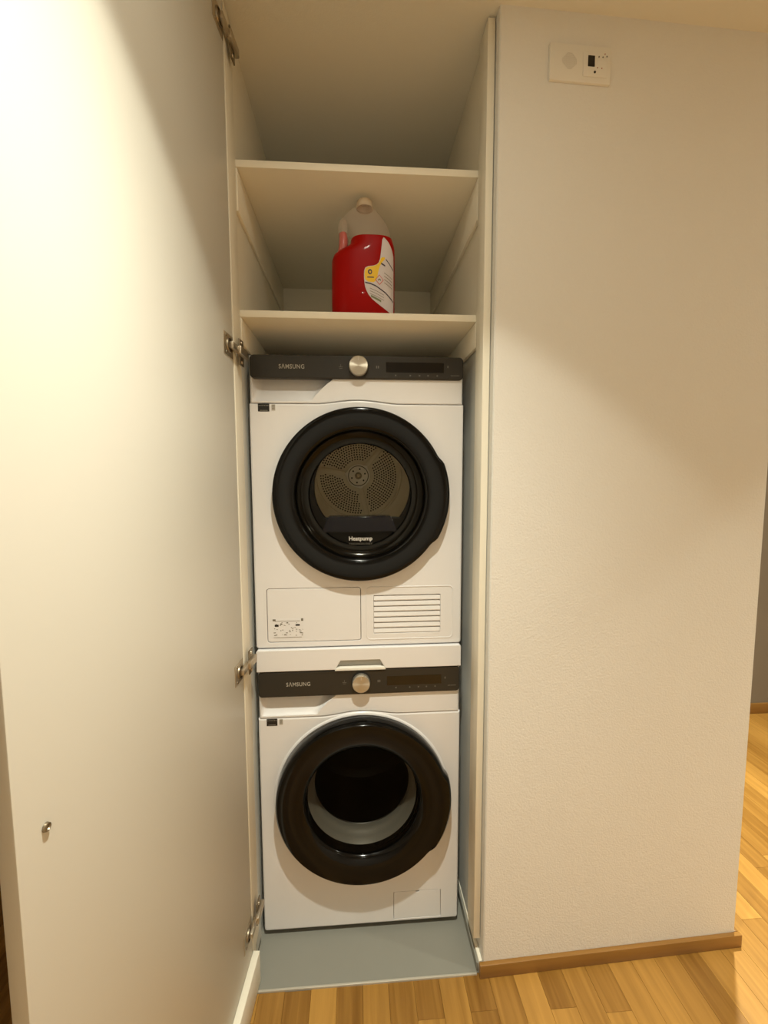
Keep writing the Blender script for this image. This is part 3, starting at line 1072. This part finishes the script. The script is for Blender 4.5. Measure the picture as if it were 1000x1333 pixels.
def band_poly(pts, wd):
    up = [(x, z + wd / 2) for x, z in pts]
    dn = [(x, z - wd / 2) for x, z in reversed(pts)]
    return dn + up[::1] if False else up + dn


obj('label_stripe', on_jug(band_poly([(0.0212, 1.9305), (0.0360, 1.9275), (0.0495, 1.9225), (0.077, 1.906), (0.0985, 1.8880)], .0034), 0.0016, 8), M['lab_navy'], lb_)
obj('label_stripe', on_jug(band_poly([(0.0780, 1.9935), (0.0880, 1.9830), (0.0985, 1.9705)], .0034), 0.0016, 8), M['lab_navy'], lb_)
obj('label_stripe', on_jug(band_poly([(0.0650, 1.9815), (0.0760, 1.9760)], .0040), 0.0016, 8), M['lab_navy'], lb_)
obj('label_stripe', on_jug(band_poly([(0.037, 1.8957), (0.0645, 1.8831)], .0055), 0.0016, 6), M['lab_green'], lb_)
for q in range(4):      # lines of small print
    zq = 1.958 - q * .0085
    obj('label_print', on_jug(band_poly([(0.073, zq), (0.085, zq - .006), (0.095, zq - .0115)], .0014), 0.0016, 6), M['ink'], lb_)
for q in range(3):
    zq = 1.916 - q * .0070
    obj('label_print', on_jug(band_poly([(0.034, zq), (0.050, zq - .006), (0.072, zq - .016)], .0011), 0.0016, 6), M['ink'], lb_)


def ring_poly(cx_, cz_, ro, ri):
    bm = None
    return [(cx_ + ro * math.cos(2 * PI * k / 20), cz_ + ro * 1.15 * math.sin(2 * PI * k / 20)) for k in range(20)]


obj('label_emblem', on_jug(ring_poly(0.0346, 1.9580, .0058, 0), 0.0018, 4), M['lab_navy'], lb_)
obj('label_emblem', on_jug(ring_poly(0.0350, 1.9575, .0026, 0), 0.0022, 2), M['lab_yellow'], lb_)
obj('label_print', on_jug(band_poly([(0.0270, 1.9440), (0.0450, 1.9440)], .0026), 0.0018, 4), M['lab_navy'], lb_)
dm = lambda s: [(0.0600, 1.9385 + s), (0.0600 - s * .85, 1.9385), (0.0600, 1.9385 - s), (0.0600 + s * .85, 1.9385)]
obj('label_pictogram', on_jug(dm(.0135), 0.0018, 4), M['lab_red'], lb_)
obj('label_pictogram', on_jug(dm(.0112), 0.0022, 4), M['lab_grey'], lb_)
obj('label_pictogram', on_jug(band_poly([(0.0560, 1.9370), (0.0600, 1.9400), (0.0640, 1.9370)], .0036), 0.0026, 3), M['ink'], lb_)

# ------------------------------------------------------------------ control plate high on the right wall
px0, px1, pz0, pz1 = 0.4605, 0.6140, 2.3535, 2.4355
wp = thing('wall_control_plate', 'flat white control plate with speaker grille and tiny screen high on the right wall', 'control panel', (px0, YW + (px0 - XW) * WA, pz0), math.atan(WA))
W_, H_ = px1 - px0, pz1 - pz0
obj('face_plate', plate(rrect(0, W_, 0, H_, .002, 3), -0.007, -0.0005, .0012), M['plate_white'], wp)
sg = bmesh.new()
for i in range(-4, 5):
    for j in range(-4, 5):
        if i * i + j * j <= 17:
            vs = [sg.verts.new((0.049 + i * .0042 + .0011 * math.cos(2 * PI * q / 6), -0.0072, 0.0445 + j * .0042 + .0011 * math.sin(2 * PI * q / 6))) for q in range(6)]
            sg.faces.new(vs)
o = obj('speaker_holes', sg, M['soft_hole'], wp, smooth=None)
o['kind'] = 'stuff'
obj('insert', plate(rrect(0.0830, 0.1440, 0.0130, 0.0665, .0015, 3), -0.0085, -0.007, .0008), M['plate_white'], wp)
obj('screen', plate(rrect(0.0945, 0.1115, 0.0350, 0.0590, .0006, 2), -0.0092, -0.0085), M['display'], wp)
for x, z in ((0.122, 0.058), (0.132, 0.058), (0.142, 0.060)):
    obj('indicator', lathe([(0.0018, -0.0085), (0.0015, -0.0092), (0.0002, -0.0093)], x, z, 10), M['print_dim'], wp)
for x, z in ((0.1190, 0.0335), (0.1300, 0.0330), (0.1370, 0.0650)):
    obj('indicator', lathe([(0.0014, -0.0085), (0.0012, -0.0092), (0.0002, -0.0093)], x, z, 10), M['red_dot'], wp)
obj('button', lathe([(0.0028, -0.0085), (0.0025, -0.0096), (0.0002, -0.0097)], 0.1125, 0.0235, 14), M['hole'], wp)
